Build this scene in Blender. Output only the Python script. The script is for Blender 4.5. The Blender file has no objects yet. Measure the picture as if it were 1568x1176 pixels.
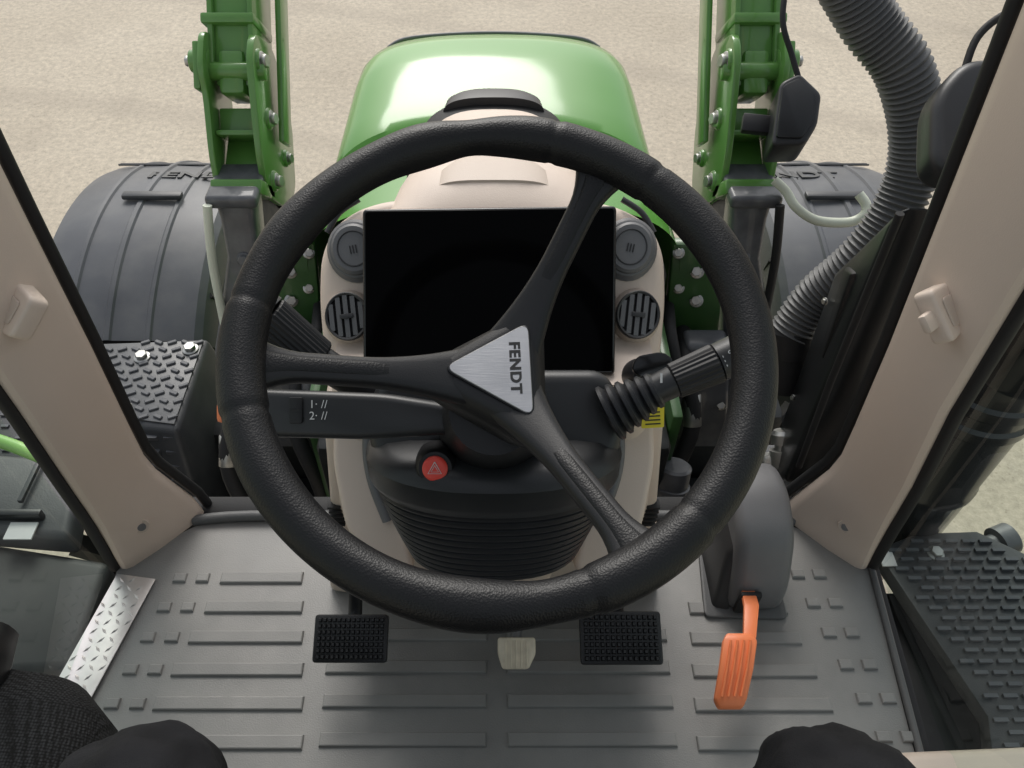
import bpy, bmesh, math, random, bisect
from mathutils import Vector, Matrix
random.seed(7)
rad=math.radians
scene=bpy.context.scene
COL=scene.collection

# ------------------------------------------------------------------ materials
def mat(name,col,rough=.5,metal=0,var=.12,vs=6,bump=0,bs=200,btype='noise',coat=0,spec=.5,rvar=.1,dust=0,dustcol=(.42,.38,.32),cior=1.5,dist=.001,crough=.05):
    m=bpy.data.materials.new(name); m.use_nodes=True
    nt=m.node_tree; N=nt.nodes; L=nt.links; b=N['Principled BSDF']
    tc=N.new('ShaderNodeTexCoord')
    n=N.new('ShaderNodeTexNoise'); n.inputs['Scale'].default_value=vs; n.inputs['Detail'].default_value=6
    L.new(tc.outputs['Object'],n.inputs['Vector'])
    r=N.new('ShaderNodeValToRGB')
    r.color_ramp.elements[0].position=.3; r.color_ramp.elements[1].position=.7
    r.color_ramp.elements[0].color=tuple(c*(1-var) for c in col)+(1,)
    r.color_ramp.elements[1].color=tuple(min(1,c*(1+var)) for c in col)+(1,)
    L.new(n.outputs['Fac'],r.inputs['Fac'])
    out=r.outputs['Color']
    if dust>0:
        n2=N.new('ShaderNodeTexNoise'); n2.inputs['Scale'].default_value=vs*2.3; n2.inputs['Detail'].default_value=9
        L.new(tc.outputs['Object'],n2.inputs['Vector'])
        mr=N.new('ShaderNodeMapRange'); mr.inputs[1].default_value=.42; mr.inputs[2].default_value=.75; mr.inputs[4].default_value=dust
        L.new(n2.outputs['Fac'],mr.inputs[0])
        mx=N.new('ShaderNodeMix'); mx.data_type='RGBA'
        L.new(mr.outputs[0],mx.inputs[0]); L.new(out,mx.inputs[6]); mx.inputs[7].default_value=dustcol+(1,)
        out=mx.outputs[2]
    if btype=='weave':
        vv=N.new('ShaderNodeTexVoronoi'); vv.inputs['Scale'].default_value=bs; vv.inputs['Randomness'].default_value=.25; L.new(tc.outputs['Object'],vv.inputs['Vector'])
        mr=N.new('ShaderNodeMapRange'); mr.inputs[1].default_value=.25; mr.inputs[2].default_value=.6; mr.inputs[3].default_value=1; mr.inputs[4].default_value=0
        L.new(vv.outputs['Distance'],mr.inputs[0])
        mx=N.new('ShaderNodeMix'); mx.data_type='RGBA'; L.new(mr.outputs[0],mx.inputs[0]); mx.inputs[6].default_value=(.007,.007,.007,1)
        L.new(out,mx.inputs[7]); out=mx.outputs[2]
    L.new(out,b.inputs['Base Color'])
    mr2=N.new('ShaderNodeMapRange'); mr2.inputs[3].default_value=max(0.02,rough-rvar*.5); mr2.inputs[4].default_value=min(1,rough+rvar*.5)
    L.new(n.outputs['Fac'],mr2.inputs[0]); L.new(mr2.outputs[0],b.inputs['Roughness'])
    b.inputs['Metallic'].default_value=metal
    b.inputs['Specular IOR Level'].default_value=spec
    b.inputs['Coat Weight'].default_value=coat
    b.inputs['Coat Roughness'].default_value=crough
    b.inputs['Coat IOR'].default_value=cior
    if bump>0:
        if btype=='noise':
            t=N.new('ShaderNodeTexNoise'); t.inputs['Scale'].default_value=bs; t.inputs['Detail'].default_value=3; o=t.outputs['Fac']
        elif btype in('voronoi','weave'):
            t=N.new('ShaderNodeTexVoronoi'); t.inputs['Scale'].default_value=bs; o=t.outputs['Distance']
        elif btype=='brushed':
            mp=N.new('ShaderNodeMapping'); mp.inputs['Scale'].default_value=(1,30,1); L.new(tc.outputs['Object'],mp.inputs[0])
            t=N.new('ShaderNodeTexNoise'); t.inputs['Scale'].default_value=bs; o=t.outputs['Fac']
        if btype=='brushed': L.new(mp.outputs[0],t.inputs['Vector'])
        else: L.new(tc.outputs['Object'],t.inputs['Vector'])
        bp=N.new('ShaderNodeBump'); bp.inputs['Strength'].default_value=bump; bp.inputs['Distance'].default_value=dist
        L.new(o,bp.inputs['Height']); L.new(bp.outputs[0],b.inputs['Normal'])
    return m

M_leather=mat('leather_black',(.0090,.0090,.0100),.42,bump=.34,bs=640,btype='voronoi',var=.2,vs=12,dist=.0007,spec=.33)
M_plast=mat('soft_black_plastic',(.0125,.0125,.014),.42,bump=.22,bs=900,var=.15,dist=.0006,spec=.4)
M_plast2=mat('satin_dark_plastic',(.021,.022,.024),.38,bump=.15,bs=900,var=.1,dist=.0006)
M_gloss=mat('gloss_black',(.010,.010,.011),.2,var=.1)
M_bellow=mat('rubber_bellows',(.013,.014,.017),.42,bump=.15,bs=500)
M_rubber=mat('rubber_seal',(.011,.011,.012),.65,bump=.2,bs=300)
M_screen=mat('screen_glass',(.002,.002,.0022),.08,spec=.035,var=0,rvar=0)
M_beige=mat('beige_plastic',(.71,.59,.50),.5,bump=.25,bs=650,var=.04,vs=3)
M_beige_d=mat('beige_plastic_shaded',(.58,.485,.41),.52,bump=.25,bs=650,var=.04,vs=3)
M_ventg=mat('vent_grey',(.15,.15,.155),.48,bump=.2,bs=500)
M_ventd=mat('vent_dark',(.04,.04,.042),.45)
M_green=mat('green_paint',(.110,.275,.058),.32,coat=.6,var=.12,vs=5,spec=.4,dust=.12,dustcol=(.25,.33,.18))
M_hood=mat('green_hood_paint',(.105,.32,.05),.50,coat=1,var=.05,vs=2,cior=1.36,spec=.15,crough=.12)
M_dgreen=mat('dark_green_paint',(.035,.10,.025),.4,coat=.3,var=.25,dust=.2,dustcol=(.04,.05,.04))
M_cast=mat('dark_cast_grey',(.095,.10,.108),.38,bump=.5,bs=90,var=.3,vs=16,coat=.3,dust=.25,dustcol=(.22,.22,.22))
M_fender=mat('fender_grey_plastic',(.088,.093,.104),.45,bump=.3,bs=500,var=.15,vs=5,dust=.35,dustcol=(.19,.19,.185))
M_step=mat('step_dark_plastic',(.045,.048,.053),.45,bump=.4,bs=300,var=.2,dust=.25,dustcol=(.15,.15,.145))
M_studs=mat('step_stud_plastic',(.10,.104,.11),.4,bump=.3,bs=300,var=.2,dust=.3,dustcol=(.25,.25,.24))
M_dark=mat('chassis_dark',(.012,.014,.015),.55,var=.4,vs=9,dust=.25,dustcol=(.045,.05,.045))
M_floor=mat('floor_rubber_mat',(.222,.219,.212),.46,bump=.5,bs=420,var=.12,vs=5,dust=.42,dustcol=(.31,.30,.285))
M_floorr=mat('floor_mat_ridges',(.232,.229,.221),.44,bump=.4,bs=420,var=.12,vs=5,dust=.42,dustcol=(.32,.31,.295))
M_floord=mat('floor_trim',(.10,.101,.102),.5,bump=.4,bs=300,var=.1)
M_pedal=mat('pedal_rubber',(.013,.013,.014),.38,var=.2)
M_alu=mat('aluminium_plate',(.80,.76,.74),.36,metal=.75,bump=.3,bs=60,var=.10,vs=20)
M_brush=mat('brushed_aluminium',(.46,.46,.47),.38,metal=.95,bump=.25,bs=60,btype='brushed',var=.08,vs=30,dist=.0004)
M_steel=mat('zinc_steel',(.48,.48,.46),.46,metal=1,var=.25,vs=30)
M_orange=mat('orange_plastic',(.88,.24,.09),.42,bump=.15,bs=300,var=.05)
M_red=mat('red_button',(.78,.07,.05),.35,var=.05)
M_yellow=mat('yellow_label',(.75,.62,.03),.5,var=.05)
M_white=mat('white_print',(.66,.66,.66),.6,var=.0)
M_cream=mat('cream_plastic',(.74,.66,.52),.5,var=.12,vs=60)
M_ink=mat('black_ink',(.010,.010,.010),.5,var=0)
M_hose=mat('grey_hose_rubber',(.095,.098,.10),.5,bump=.3,bs=300,var=.12,dust=.25,dustcol=(.20,.195,.18))
M_fabric=mat('seat_fabric',(.030,.031,.033),.9,bump=.7,bs=330,btype='weave',var=.2,vs=40,spec=.2)
M_cloth=mat('trouser_cloth',(.012,.012,.014),.92,bump=.8,bs=900,var=.45,vs=20,spec=.25)
M_shoe=mat('shoe_leather',(.03,.022,.016),.6)
M_tire=mat('tyre_rubber',(.025,.025,.025),.8,dust=.3,dustcol=(.15,.13,.11))
M_pale=mat('pale_coated_pipe',(.66,.70,.58),.4,var=.08)
M_lime=mat('lime_paint',(.26,.50,.13),.35,coat=.3,var=.05)
M_exh=mat('exhaust_black',(.013,.014,.015),.24,coat=.35,var=.25)
M_cowl=mat('cowl_black',(.013,.014,.015),.30,var=.25,bump=.1,bs=300)
def glassmat(name,tint):
    m=bpy.data.materials.new(name); m.use_nodes=True; nt=m.node_tree; N=nt.nodes; L=nt.links
    N.remove(N['Principled BSDF']); o=N['Material Output']
    t=N.new('ShaderNodeBsdfTransparent'); t.inputs[0].default_value=tint+(1,)
    g=N.new('ShaderNodeBsdfGlossy'); g.inputs['Roughness'].default_value=.02
    f=N.new('ShaderNodeLayerWeight'); pw=N.new('ShaderNodeMath'); pw.operation='POWER'; pw.inputs[1].default_value=4; L.new(f.outputs['Facing'],pw.inputs[0])
    mr=N.new('ShaderNodeMapRange'); mr.inputs[3].default_value=.04; mr.inputs[4].default_value=.6; L.new(pw.outputs[0],mr.inputs[0])
    mx=N.new('ShaderNodeMixShader'); L.new(mr.outputs[0],mx.inputs[0]); L.new(t.outputs[0],mx.inputs[1]); L.new(g.outputs[0],mx.inputs[2]); L.new(mx.outputs[0],o.inputs[0]); return m
M_glass_d=glassmat('door_glass_tint',(.86,.94,.885))

# ------------------------------------------------------------------ mesh helpers
def finish(bm,name,m,parent=None,ang=35,smooth=True):
    bmesh.ops.recalc_face_normals(bm,faces=bm.faces[:])
    me=bpy.data.meshes.new(name); bm.to_mesh(me); bm.free()
    if smooth:
        me.polygons.foreach_set('use_smooth',[True]*len(me.polygons))
        me.set_sharp_from_angle(angle=rad(ang))
    ms=m if isinstance(m,(list,tuple)) else [m]
    for x in ms: me.materials.append(x)
    o=bpy.data.objects.new(name,me); COL.objects.link(o)
    if parent: o.parent=parent
    return o
def frame(name,loc=(0,0,0),rx=0,rz=0,parent=None):
    e=bpy.data.objects.new(name,None); e.empty_display_size=.05
    e.location=loc; e.rotation_euler=(rad(rx),0,rad(rz)); COL.objects.link(e)
    if parent: e.parent=parent
    return e
def bevel(bm,w,seg=2,a=30):
    if w<=0: return
    es=[e for e in bm.edges if len(e.link_faces)==2 and e.calc_face_angle(0)>rad(a)]
    if es: bmesh.ops.bevel(bm,geom=es,offset=w,segments=seg,affect='EDGES',profile=.5,clamp_overlap=True)
def add_box(bm,lo,hi,M=None):
    v=[]
    for z in (lo[2],hi[2]):
        for y in (lo[1],hi[1]):
            for x in (lo[0],hi[0]):
                p=Vector((x,y,z)); v.append(bm.verts.new(M@p if M else p))
    for f in ((0,1,3,2),(4,6,7,5),(0,4,5,1),(2,3,7,6),(0,2,6,4),(1,5,7,3)): bm.faces.new([v[i] for i in f])
def box(name,lo,hi,m,parent=None,bev=.003,seg=2):
    bm=bmesh.new(); add_box(bm,lo,hi); bmesh.ops.recalc_face_normals(bm,faces=bm.faces[:]); bevel(bm,bev,seg); return finish(bm,name,m,parent)
def hexa(name,pts,m,parent=None,bev=.004,seg=2):
    bm=bmesh.new(); v=[bm.verts.new(p) for p in pts]
    for f in ((3,2,1,0),(4,5,6,7),(0,1,5,4),(1,2,6,5),(2,3,7,6),(3,0,4,7)): bm.faces.new([v[i] for i in f])
    bmesh.ops.recalc_face_normals(bm,faces=bm.faces[:]); bevel(bm,bev,seg); return finish(bm,name,m,parent)
def roundpoly(pts,r,n=5):
    out=[]; k=len(pts)
    for i in range(k):
        p0=Vector(pts[i-1]); p=Vector(pts[i]); p1=Vector(pts[(i+1)%k])
        a=(p0-p); b=(p1-p); rr=min(r,a.length*.45,b.length*.45)
        A=p+a.normalized()*rr; B=p+b.normalized()*rr
        for j in range(n+1):
            t=j/n; out.append(tuple((1-t)**2*A+2*t*(1-t)*p+t*t*B))
    return out
def prism(name,poly,z0,z1,m,parent=None,bev=.003,seg=2,axis='z'):
    bm=bmesh.new()
    def P(a,b,c):
        return (a,b,c) if axis=='z' else ((c,a,b) if axis=='x' else (a,c,b))
    lo=[bm.verts.new(P(p[0],p[1],z0)) for p in poly]
    hi=[bm.verts.new(P(p[0],p[1],z1)) for p in poly]
    bm.faces.new(lo[::-1]); bm.faces.new(hi); n=len(poly)
    for i in range(n): bm.faces.new((lo[i],lo[(i+1)%n],hi[(i+1)%n],hi[i]))
    bmesh.ops.recalc_face_normals(bm,faces=bm.faces[:])
    if bev>0:
        bm.faces.ensure_lookup_table()
        es=set(bm.faces[0].edges)|set(bm.faces[1].edges)
        bmesh.ops.bevel(bm,geom=list(es),offset=bev,segments=seg,affect='EDGES',profile=.5,clamp_overlap=True)
    return finish(bm,name,m,parent)
def loft(name,rings,m,parent=None,cap=True,closed=True,ang=40,loop=False):
    bm=bmesh.new(); R=[[bm.verts.new(p) for p in r] for r in rings]; n=len(rings[0])
    pairs=list(zip(R,R[1:]))
    if loop: pairs.append((R[-1],R[0]))
    for a,b in pairs:
        for i in range(n if closed else n-1):
            bm.faces.new((a[i],a[(i+1)%n],b[(i+1)%n],b[i]))
    if cap and closed and not loop:
        bm.faces.new(R[0][::-1]); bm.faces.new(R[-1])
    return finish(bm,name,m,parent,ang)
def catmull(P,n=8):
    P=[Vector(p) for p in P]; out=[]
    for i in range(len(P)-1):
        p0=P[max(i-1,0)];p1=P[i];p2=P[i+1];p3=P[min(i+2,len(P)-1)]
        for j in range(n):
            t=j/n
            out.append(.5*((2*p1)+(-p0+p2)*t+(2*p0-5*p1+4*p2-p3)*t*t+(-p0+3*p1-3*p2+p3)*t**3))
    out.append(P[-1]); return out
def tube(name,path,r,m,parent=None,seg=16,rf=None,ang=60):
    path=[Vector(p) for p in path]; rings=[]; up=None
    for i,p in enumerate(path):
        t=(path[min(i+1,len(path)-1)]-path[max(i-1,0)]).normalized()
        if up is None:
            up=Vector((0,0,1)) if abs(t.z)<.9 else Vector((1,0,0))
        s=t.cross(up).normalized(); up=s.cross(t).normalized()
        rr=rf(i/(len(path)-1)) if rf else r
        rings.append([p+s*math.cos(a)*rr+up*math.sin(a)*rr for a in [2*math.pi*k/seg for k in range(seg)]])
    return loft(name,rings,m,parent,ang=ang)
def lathe(name,p0,p1,prof,m,parent=None,seg=32,ang=35,flat=1):
    p0=Vector(p0);p1=Vector(p1);d=p1-p0;L=d.length;q=Vector((0,0,1)).rotation_difference(d)
    rings=[[p0+q@Vector((math.cos(a)*r,math.sin(a)*r*flat,z*L)) for a in [2*math.pi*k/seg for k in range(seg)]] for z,r in prof]
    return loft(name,rings,m,parent,ang=ang)
def cyl(name,p0,p1,r0,r1,m,parent=None,seg=28,bev=.0015):
    L=(Vector(p1)-Vector(p0)).length;b=min(bev,L*.3)/L
    return lathe(name,p0,p1,[(0,max(r0-b*L,.0001)),(b,r0),(1-b,r1),(1,max(r1-b*L,.0001))],m,parent,seg,50)
def text(name,s,size,loc,rot,m,parent=None,ext=.0004,off=0,sx=1,sp=1.0):
    c=bpy.data.curves.new(name,'FONT'); c.body=s; c.size=size; c.extrude=ext; c.offset=off; c.align_x='CENTER'; c.align_y='CENTER'; c.space_character=sp
    o=bpy.data.objects.new(name,c); COL.objects.link(o)
    dg=bpy.context.evaluated_depsgraph_get(); me=bpy.data.meshes.new_from_object(o.evaluated_get(dg))
    bpy.data.objects.remove(o); me.materials.clear(); me.materials.append(m)
    o=bpy.data.objects.new(name,me); COL.objects.link(o); o.location=loc; o.rotation_euler=rot; o.scale=(sx,1,1)
    if parent: o.parent=parent
    return o
def bolt(name,loc,nrm,r,m,parent):
    n=Vector(nrm).normalized(); l=Vector(loc)
    cyl(name+'_washer',l,l+n*r*.25,r*1.35,r*1.35,m,parent,20,.0008)
    bm=bmesh.new(); q=Vector((0,0,1)).rotation_difference(n)
    a=[bm.verts.new(l+q@Vector((math.cos(k*math.pi/3)*r,math.sin(k*math.pi/3)*r,r*.25))) for k in range(6)]
    b=[bm.verts.new(l+q@Vector((math.cos(k*math.pi/3)*r,math.sin(k*math.pi/3)*r,r*1.0))) for k in range(6)]
    bm.faces.new(b); bm.faces.new(a[::-1])
    for k in range(6): bm.faces.new((a[k],a[(k+1)%6],b[(k+1)%6],b[k]))
    bmesh.ops.recalc_face_normals(bm,faces=bm.faces[:]); bevel(bm,r*.1,1); finish(bm,name,m,parent)

# ------------------------------------------------------------------ ground
gm=bpy.data.materials.new('yard_concrete'); gm.use_nodes=True
nt=gm.node_tree;N=nt.nodes;L=nt.links;b=N['Principled BSDF'];tc=N.new('ShaderNodeTexCoord')
n1=N.new('ShaderNodeTexNoise');n1.inputs['Scale'].default_value=.55;n1.inputs['Detail'].default_value=7
n2=N.new('ShaderNodeTexNoise');n2.inputs['Scale'].default_value=22;n2.inputs['Detail'].default_value=9;n2.inputs['Roughness'].default_value=.8
v3=N.new('ShaderNodeTexVoronoi');v3.inputs['Scale'].default_value=34
for t in (n1,n2,v3): L.new(tc.outputs['Object'],t.inputs['Vector'])
r1=N.new('ShaderNodeValToRGB');r1.color_ramp.elements[0].position=.35;r1.color_ramp.elements[1].position=.68
r1.color_ramp.elements[0].color=(.54,.468,.365,1);r1.color_ramp.elements[1].color=(.65,.572,.455,1)
L.new(n1.outputs['Fac'],r1.inputs[0])
r2=N.new('ShaderNodeValToRGB');r2.color_ramp.elements[0].position=.32;r2.color_ramp.elements[1].position=.68
r2.color_ramp.elements[0].color=(.66,.66,.66,1);r2.color_ramp.elements[1].color=(1.16,1.16,1.16,1)
L.new(n2.outputs['Fac'],r2.inputs[0])
mx=N.new('ShaderNodeMix');mx.data_type='RGBA';mx.blend_type='MULTIPLY';mx.inputs[0].default_value=1
L.new(r1.outputs[0],mx.inputs[6]);L.new(r2.outputs[0],mx.inputs[7])
r3=N.new('ShaderNodeValToRGB');r3.color_ramp.elements[0].position=.0;r3.color_ramp.elements[1].position=.26
r3.color_ramp.elements[0].color=(.58,.57,.55,1);r3.color_ramp.elements[1].color=(1,1,1,1)
L.new(v3.outputs['Distance'],r3.inputs[0])
mx2=N.new('ShaderNodeMix');mx2.data_type='RGBA';mx2.blend_type='MULTIPLY';mx2.inputs[0].default_value=.7
L.new(mx.outputs[2],mx2.inputs[6]);L.new(r3.outputs[0],mx2.inputs[7])
wv=N.new('ShaderNodeTexWave');wv.wave_type='RINGS';wv.rings_direction='Z';wv.inputs['Scale'].default_value=.16;wv.inputs['Distortion'].default_value=1.2;wv.inputs['Detail'].default_value=3
mpw=N.new('ShaderNodeMapping');mpw.inputs['Location'].default_value=(6,9,0);L.new(tc.outputs['Object'],mpw.inputs[0]);L.new(mpw.outputs[0],wv.inputs['Vector'])
rw=N.new('ShaderNodeMapRange');rw.inputs[1].default_value=.93;rw.inputs[2].default_value=1.0;rw.inputs[4].default_value=.28
L.new(wv.outputs['Fac'],rw.inputs[0])
mx3=N.new('ShaderNodeMix');mx3.data_type='RGBA';L.new(rw.outputs[0],mx3.inputs[0]);L.new(mx2.outputs[2],mx3.inputs[6]);mx3.inputs[7].default_value=(.36,.31,.25,1)
n5=N.new('ShaderNodeTexNoise');n5.inputs['Scale'].default_value=1.9;n5.inputs['Detail'].default_value=6;L.new(tc.outputs['Object'],n5.inputs['Vector'])
r5=N.new('ShaderNodeMapRange');r5.inputs[1].default_value=.57;r5.inputs[2].default_value=.72;r5.inputs[4].default_value=.35;L.new(n5.outputs['Fac'],r5.inputs[0])
mx5=N.new('ShaderNodeMix');mx5.data_type='RGBA';L.new(r5.outputs[0],mx5.inputs[0]);L.new(mx3.outputs[2],mx5.inputs[6]);mx5.inputs[7].default_value=(.37,.32,.255,1)
L.new(mx5.outputs[2],b.inputs['Base Color']);b.inputs['Roughness'].default_value=.85
bp=N.new('ShaderNodeBump');bp.inputs['Strength'].default_value=.5;bp.inputs['Distance'].default_value=.01
L.new(n2.outputs['Fac'],bp.inputs['Height']);L.new(bp.outputs[0],b.inputs['Normal'])
bm=bmesh.new(); S=300
bm.faces.new([bm.verts.new(p) for p in ((-S,-S,0),(S,-S,0),(S,S,0),(-S,S,0))]); finish(bm,'concrete_yard_ground',gm,None,smooth=False)

# ------------------------------------------------------------------ hood
def hood_ring(y,zt,hw,drop,n=56,p=4.2,zb=1.15):
    pts=[]
    for k in range(n+1):
        a=math.pi*(k/n); c=math.cos(a); s=math.sin(a)
        x=-hw*math.copysign(abs(c)**(2/p),c); z=zt-drop+drop*(abs(s)**(2/p))
        pts.append((x,y,z-.009*(x/hw)**2))
    return [(-hw*1.02,y,zb)]+pts+[(hw*1.02,y,zb)]
H=frame('tractor_hood')
secs=[(1.44,1.948,.425,.22),(1.56,1.943,.420,.21),(1.70,1.934,.415,.20),(1.785,1.927,.411,.19),(1.80,1.937,.409,.185),(1.83,1.943,.407,.18),(1.90,1.950,.403,.175),(1.98,1.958,.397,.17),(2.07,1.967,.391,.16),(2.17,1.970,.382,.155),(2.235,1.957,.372,.15),(2.285,1.925,.360,.15),(2.315,1.88,.350,.15),(2.33,1.80,.340,.15)]
rings=[hood_ring(*s) for s in secs]
def warp(r,i):
    out=[]
    for (x,y,z) in r:
        k=abs(x)/.42
        out.append((x,y-.13*k**3 if 2<=i<=6 else y-(.05*k*k if i>6 else .05*k*k),z))
    return out
loft('hood_shell',[warp(r,i) for i,r in enumerate(rings)],M_hood,H,cap=False,closed=False,ang=24)
fr=warp(rings[-1],12); bm=bmesh.new(); bm.faces.new([bm.verts.new(p) for p in fr]); finish(bm,'hood_nose',M_dark,H)
tube('hood_front_edge',catmull([(-.31,2.275,1.90),(-.24,2.30,1.918),(0,2.315,1.925),(.24,2.30,1.918),(.31,2.275,1.90)],6),.006,M_ventg,H,10)
box('engine_block',(-.36,.95,.7),(.36,2.2,1.70),M_dark,H,.02)
box('firewall',(-.38,1.30,1.3),(.38,1.44,1.86),M_dark,H,.03)

# ------------------------------------------------------------------ chassis
CH=frame('tractor_chassis')
box('frame_box',(-.74,.84,.55),(.74,1.30,1.12),M_dark,CH,.02)
box('side_tank',(-.80,1.30,.6),(-.40,1.46,1.30),M_dark,CH,.03)
box('side_tank_2',(.40,1.32,.6),(.78,1.46,1.35),M_dark,CH,.03)
box('axle',(-1.25,1.8,.6),(1.25,2.05,.85),M_dark,CH,.03)
for s in (-1,1):
    box('side_panel_green',(s*.37-.012,1.0,1.25),(s*.37+.012,1.46,1.74),M_dgreen,CH,.008)
    hexa('green_bracket',[(s*.50-.07,1.33,1.40),(s*.50+.07,1.33,1.40),(s*.50+.07,1.37,1.40),(s*.50-.07,1.37,1.40),(s*.46-.06,1.40,1.86),(s*.46+.06,1.40,1.86),(s*.46+.06,1.43,1.86),(s*.46-.06,1.43,1.86)],M_dgreen,CH,.008)
    hexa('black_bracket',[(s*.52-.06,1.18,1.40),(s*.52+.06,1.18,1.40),(s*.52+.06,1.30,1.40),(s*.52-.06,1.30,1.40),(s*.49-.05,1.26,1.68),(s*.49+.05,1.26,1.68),(s*.49+.05,1.32,1.68),(s*.49-.05,1.32,1.68)],M_cast,CH,.012,3)
    for i,(x,y,z,r) in enumerate([(.415,1.395,1.84,.010),(.465,1.39,1.79,.012),(.43,1.385,1.745,.010),(.475,1.375,1.715,.012),(.42,1.36,1.66,.010),(.51,1.25,1.62,.010),(.545,1.22,1.52,.010)]):
        bolt('fitting_%d'%i,(s*x,y,z),(s*-.3,-.7,.65),r,M_steel,CH)
    for i,(x,y,z) in enumerate([(.40,1.20,1.66),(.44,1.16,1.60),(.56,1.20,1.62),(.61,1.12,1.50)]):
        tube('hydraulic_hose_%d'%i,catmull([(s*(x+.02),y+.22,z+.02),(s*x,y+.08,z+.05),(s*(x+.015),y-.03,z-.05),(s*(x-.03),y-.10,z-.20),(s*(x-.04),y-.12,z-.5)],6),.015+.004*(i%2),M_rubber,CH,12)
        cyl('hose_ferrule_%d'%i,(s*(x+.012),y+.02,z+.005),(s*(x+.015),y-.03,z-.05),.021,.021,M_steel if i%2 else M_cast,CH)
lathe('filter_can',(.385,.985,1.60),(.375,.93,1.45),[(0,.03),(.03,.036),(.3,.036),(.31,.040),(.42,.040),(.43,.036),(.6,.036),(.61,.040),(.7,.040),(.71,.036),(1,.034)],M_cast,CH)
lathe('silver_coupling',(.592,1.00,1.70),(.60,.95,1.64),[(0,.02),(.1,.026),(.35,.026),(.36,.020),(.5,.020),(.52,.031),(.95,.031),(1,.027)],M_steel,CH)
lathe('silver_coupling_2',(.575,.98,1.645),(.583,.93,1.59),[(0,.02),(.1,.024),(.6,.024),(.62,.017),(1,.017)],M_steel,CH)
box('coupling_block',(.54,.95,1.50),(.64,1.02,1.63),M_cast,CH,.01,3)
for i in range(3):
    tube('thin_cable_%d'%i,catmull([(.60+.012*i,1.06,1.86),(.655-.01*i,1.0,1.77),(.61+.02*i,.98,1.70),(.665,.95,1.63),(.63+.01*i,.92,1.5)],6),.0045,M_rubber,CH,8)

# ------------------------------------------------------------------ loader arms
def loader_arm(side):
    A=frame('loader_arm',(side*.575,1.494,1.94),48.85); s=side
    def X(a,b):
        return (min(a*s,b*s),max(a*s,b*s))
    def bx(n,x0,x1,y0,y1,z0,z1,m=M_green,bev=.004):
        a,b_=X(x0,x1); return box(n,(a,y0,z0),(b_,y1,z1),m,A,bev)
    prof=roundpoly([(-.01,-.05),(-.02,-.20),(.03,-.30),(.20,-.28),(.34,-.12),(.33,.02),(.27,.045),(.16,.02),(.08,.0)],.04,5)
    a,b_=X(-.060,-.044); prism('inner_plate',prof,a,b_,M_green,A,.003,axis='x')
    prof2=roundpoly([(-.01,-.04),(-.01,-.12),(.12,-.16),(.33,-.12),(.335,.03),(.25,.05),(.2,.02),(.08,.0)],.03,5)
    a,b_=X(.046,.060); prism('outer_plate',prof2,a,b_,M_green,A,.003,axis='x')
    bx('outer_ear',.060,.075,.21,.31,-.05,.03)
    cyl('pivot_boss',(s*.045,.275,0),(s*.088,.275,0),.024,.024,M_green,A)
    bolt('pivot_bolt_outer',(s*.088,.275,0),(s,0,0),.012,M_steel,A)
    cyl('pivot_tube',(-s*.075,.255,-.005),(s*.070,.255,-.005),.020,.020,M_green,A)
    hexa('web_lower',[(-.044,.02,-.055),(.045,.02,-.055),(.045,.02,-.045),(-.044,.02,-.045),(-.044,.125,-.10),(.045,.125,-.10),(.045,.125,-.09),(-.044,.125,-.09)],M_green,A,.002)
    bx('web_mid',-.044,.045,.12,.132,-.10,-.01)
    bx('web_upper',-.044,.045,.13,.185,-.055,-.04)
    bx('foot_flange',-.060,.055,-.012,.022,-.10,.012,M_green,.006)
    bx('boom',-.040,.040,.225,.62,-.13,-.01,M_green,.008)
    bx('boom_tongue',-.028,.030,.205,.30,-.10,.005,M_green,.012)
    bx('boom_collar',-.055,.062,.352,.375,-.14,.012,M_green,.006)
    bx('boom_rib',-.050,-.038,.24,.62,-.15,.002,M_green,.003)
    bx('boom_rib_2',.038,.050,.24,.62,-.15,.002,M_green,.003)
    bx('parallel_link',-.088,-.074,.12,.62,-.16,-.09,M_green,.004)
    for i,(y,z,r) in enumerate([(.275,.0,.015),(.165,-.06,.014),(.03,-.09,.014),(.10,-.2,.012)]):
        bolt('bolt_%d'%i,(-s*.066,y,z),(-s,0,.25),r,M_steel,A)
        cyl('boss_%d'%i,(-s*.058,y,z),(-s*.066,y,z),r*1.8,r*1.7,M_green,A)
    M=frame('mount_frame',(0,0,0),-48.85,0,A)
    def q(x,y,z): return (x*s,y,z)
    def ring(cx,cy,cz,w,d):
        return [q(cx-w,cy-d,cz),q(cx+w,cy-d,cz),q(cx+w,cy+d,cz),q(cx-w,cy+d,cz)]
    bm=bmesh.new(); rr=[ring(0,.02,.0,.047,.05),ring(0,.0,-.05,.04,.045),ring(.005,-.02,-.14,.036,.05),ring(.02,-.05,-.24,.05,.06),ring(.05,-.08,-.36,.06,.07),ring(.04,-.2,-.55,.07,.08)]
    R=[[bm.verts.new(p) for p in r] for r in rr]
    for a_,b2 in zip(R,R[1:]):
        for i in range(4): bm.faces.new((a_[i],a_[(i+1)%4],b2[(i+1)%4],b2[i]))
    bm.faces.new(R[0]); bm.faces.new(R[-1])
    bmesh.ops.recalc_face_normals(bm,faces=bm.faces[:]); bevel(bm,.012,3,20); finish(bm,'cast_mount',M_cast,M)
    x0,x1=sorted((-.055*s,.06*s))
    box('mount_cap',(x0,-.05,-.02),(x1,.09,.012),M_cast,M,.01,3)
    bolt('mount_bolt',(0,-.072,-.14),(0,-1,.4),.013,M_cast,M)
    tube('arm_pipe',catmull([(s*.05,-.06,.0),(s*.065,-.09,-.12),(s*.07,-.12,-.25),(s*.07,-.16,-.4)],6),.010,M_pale if s<0 else M_rubber,M,10)
    return A
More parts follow.
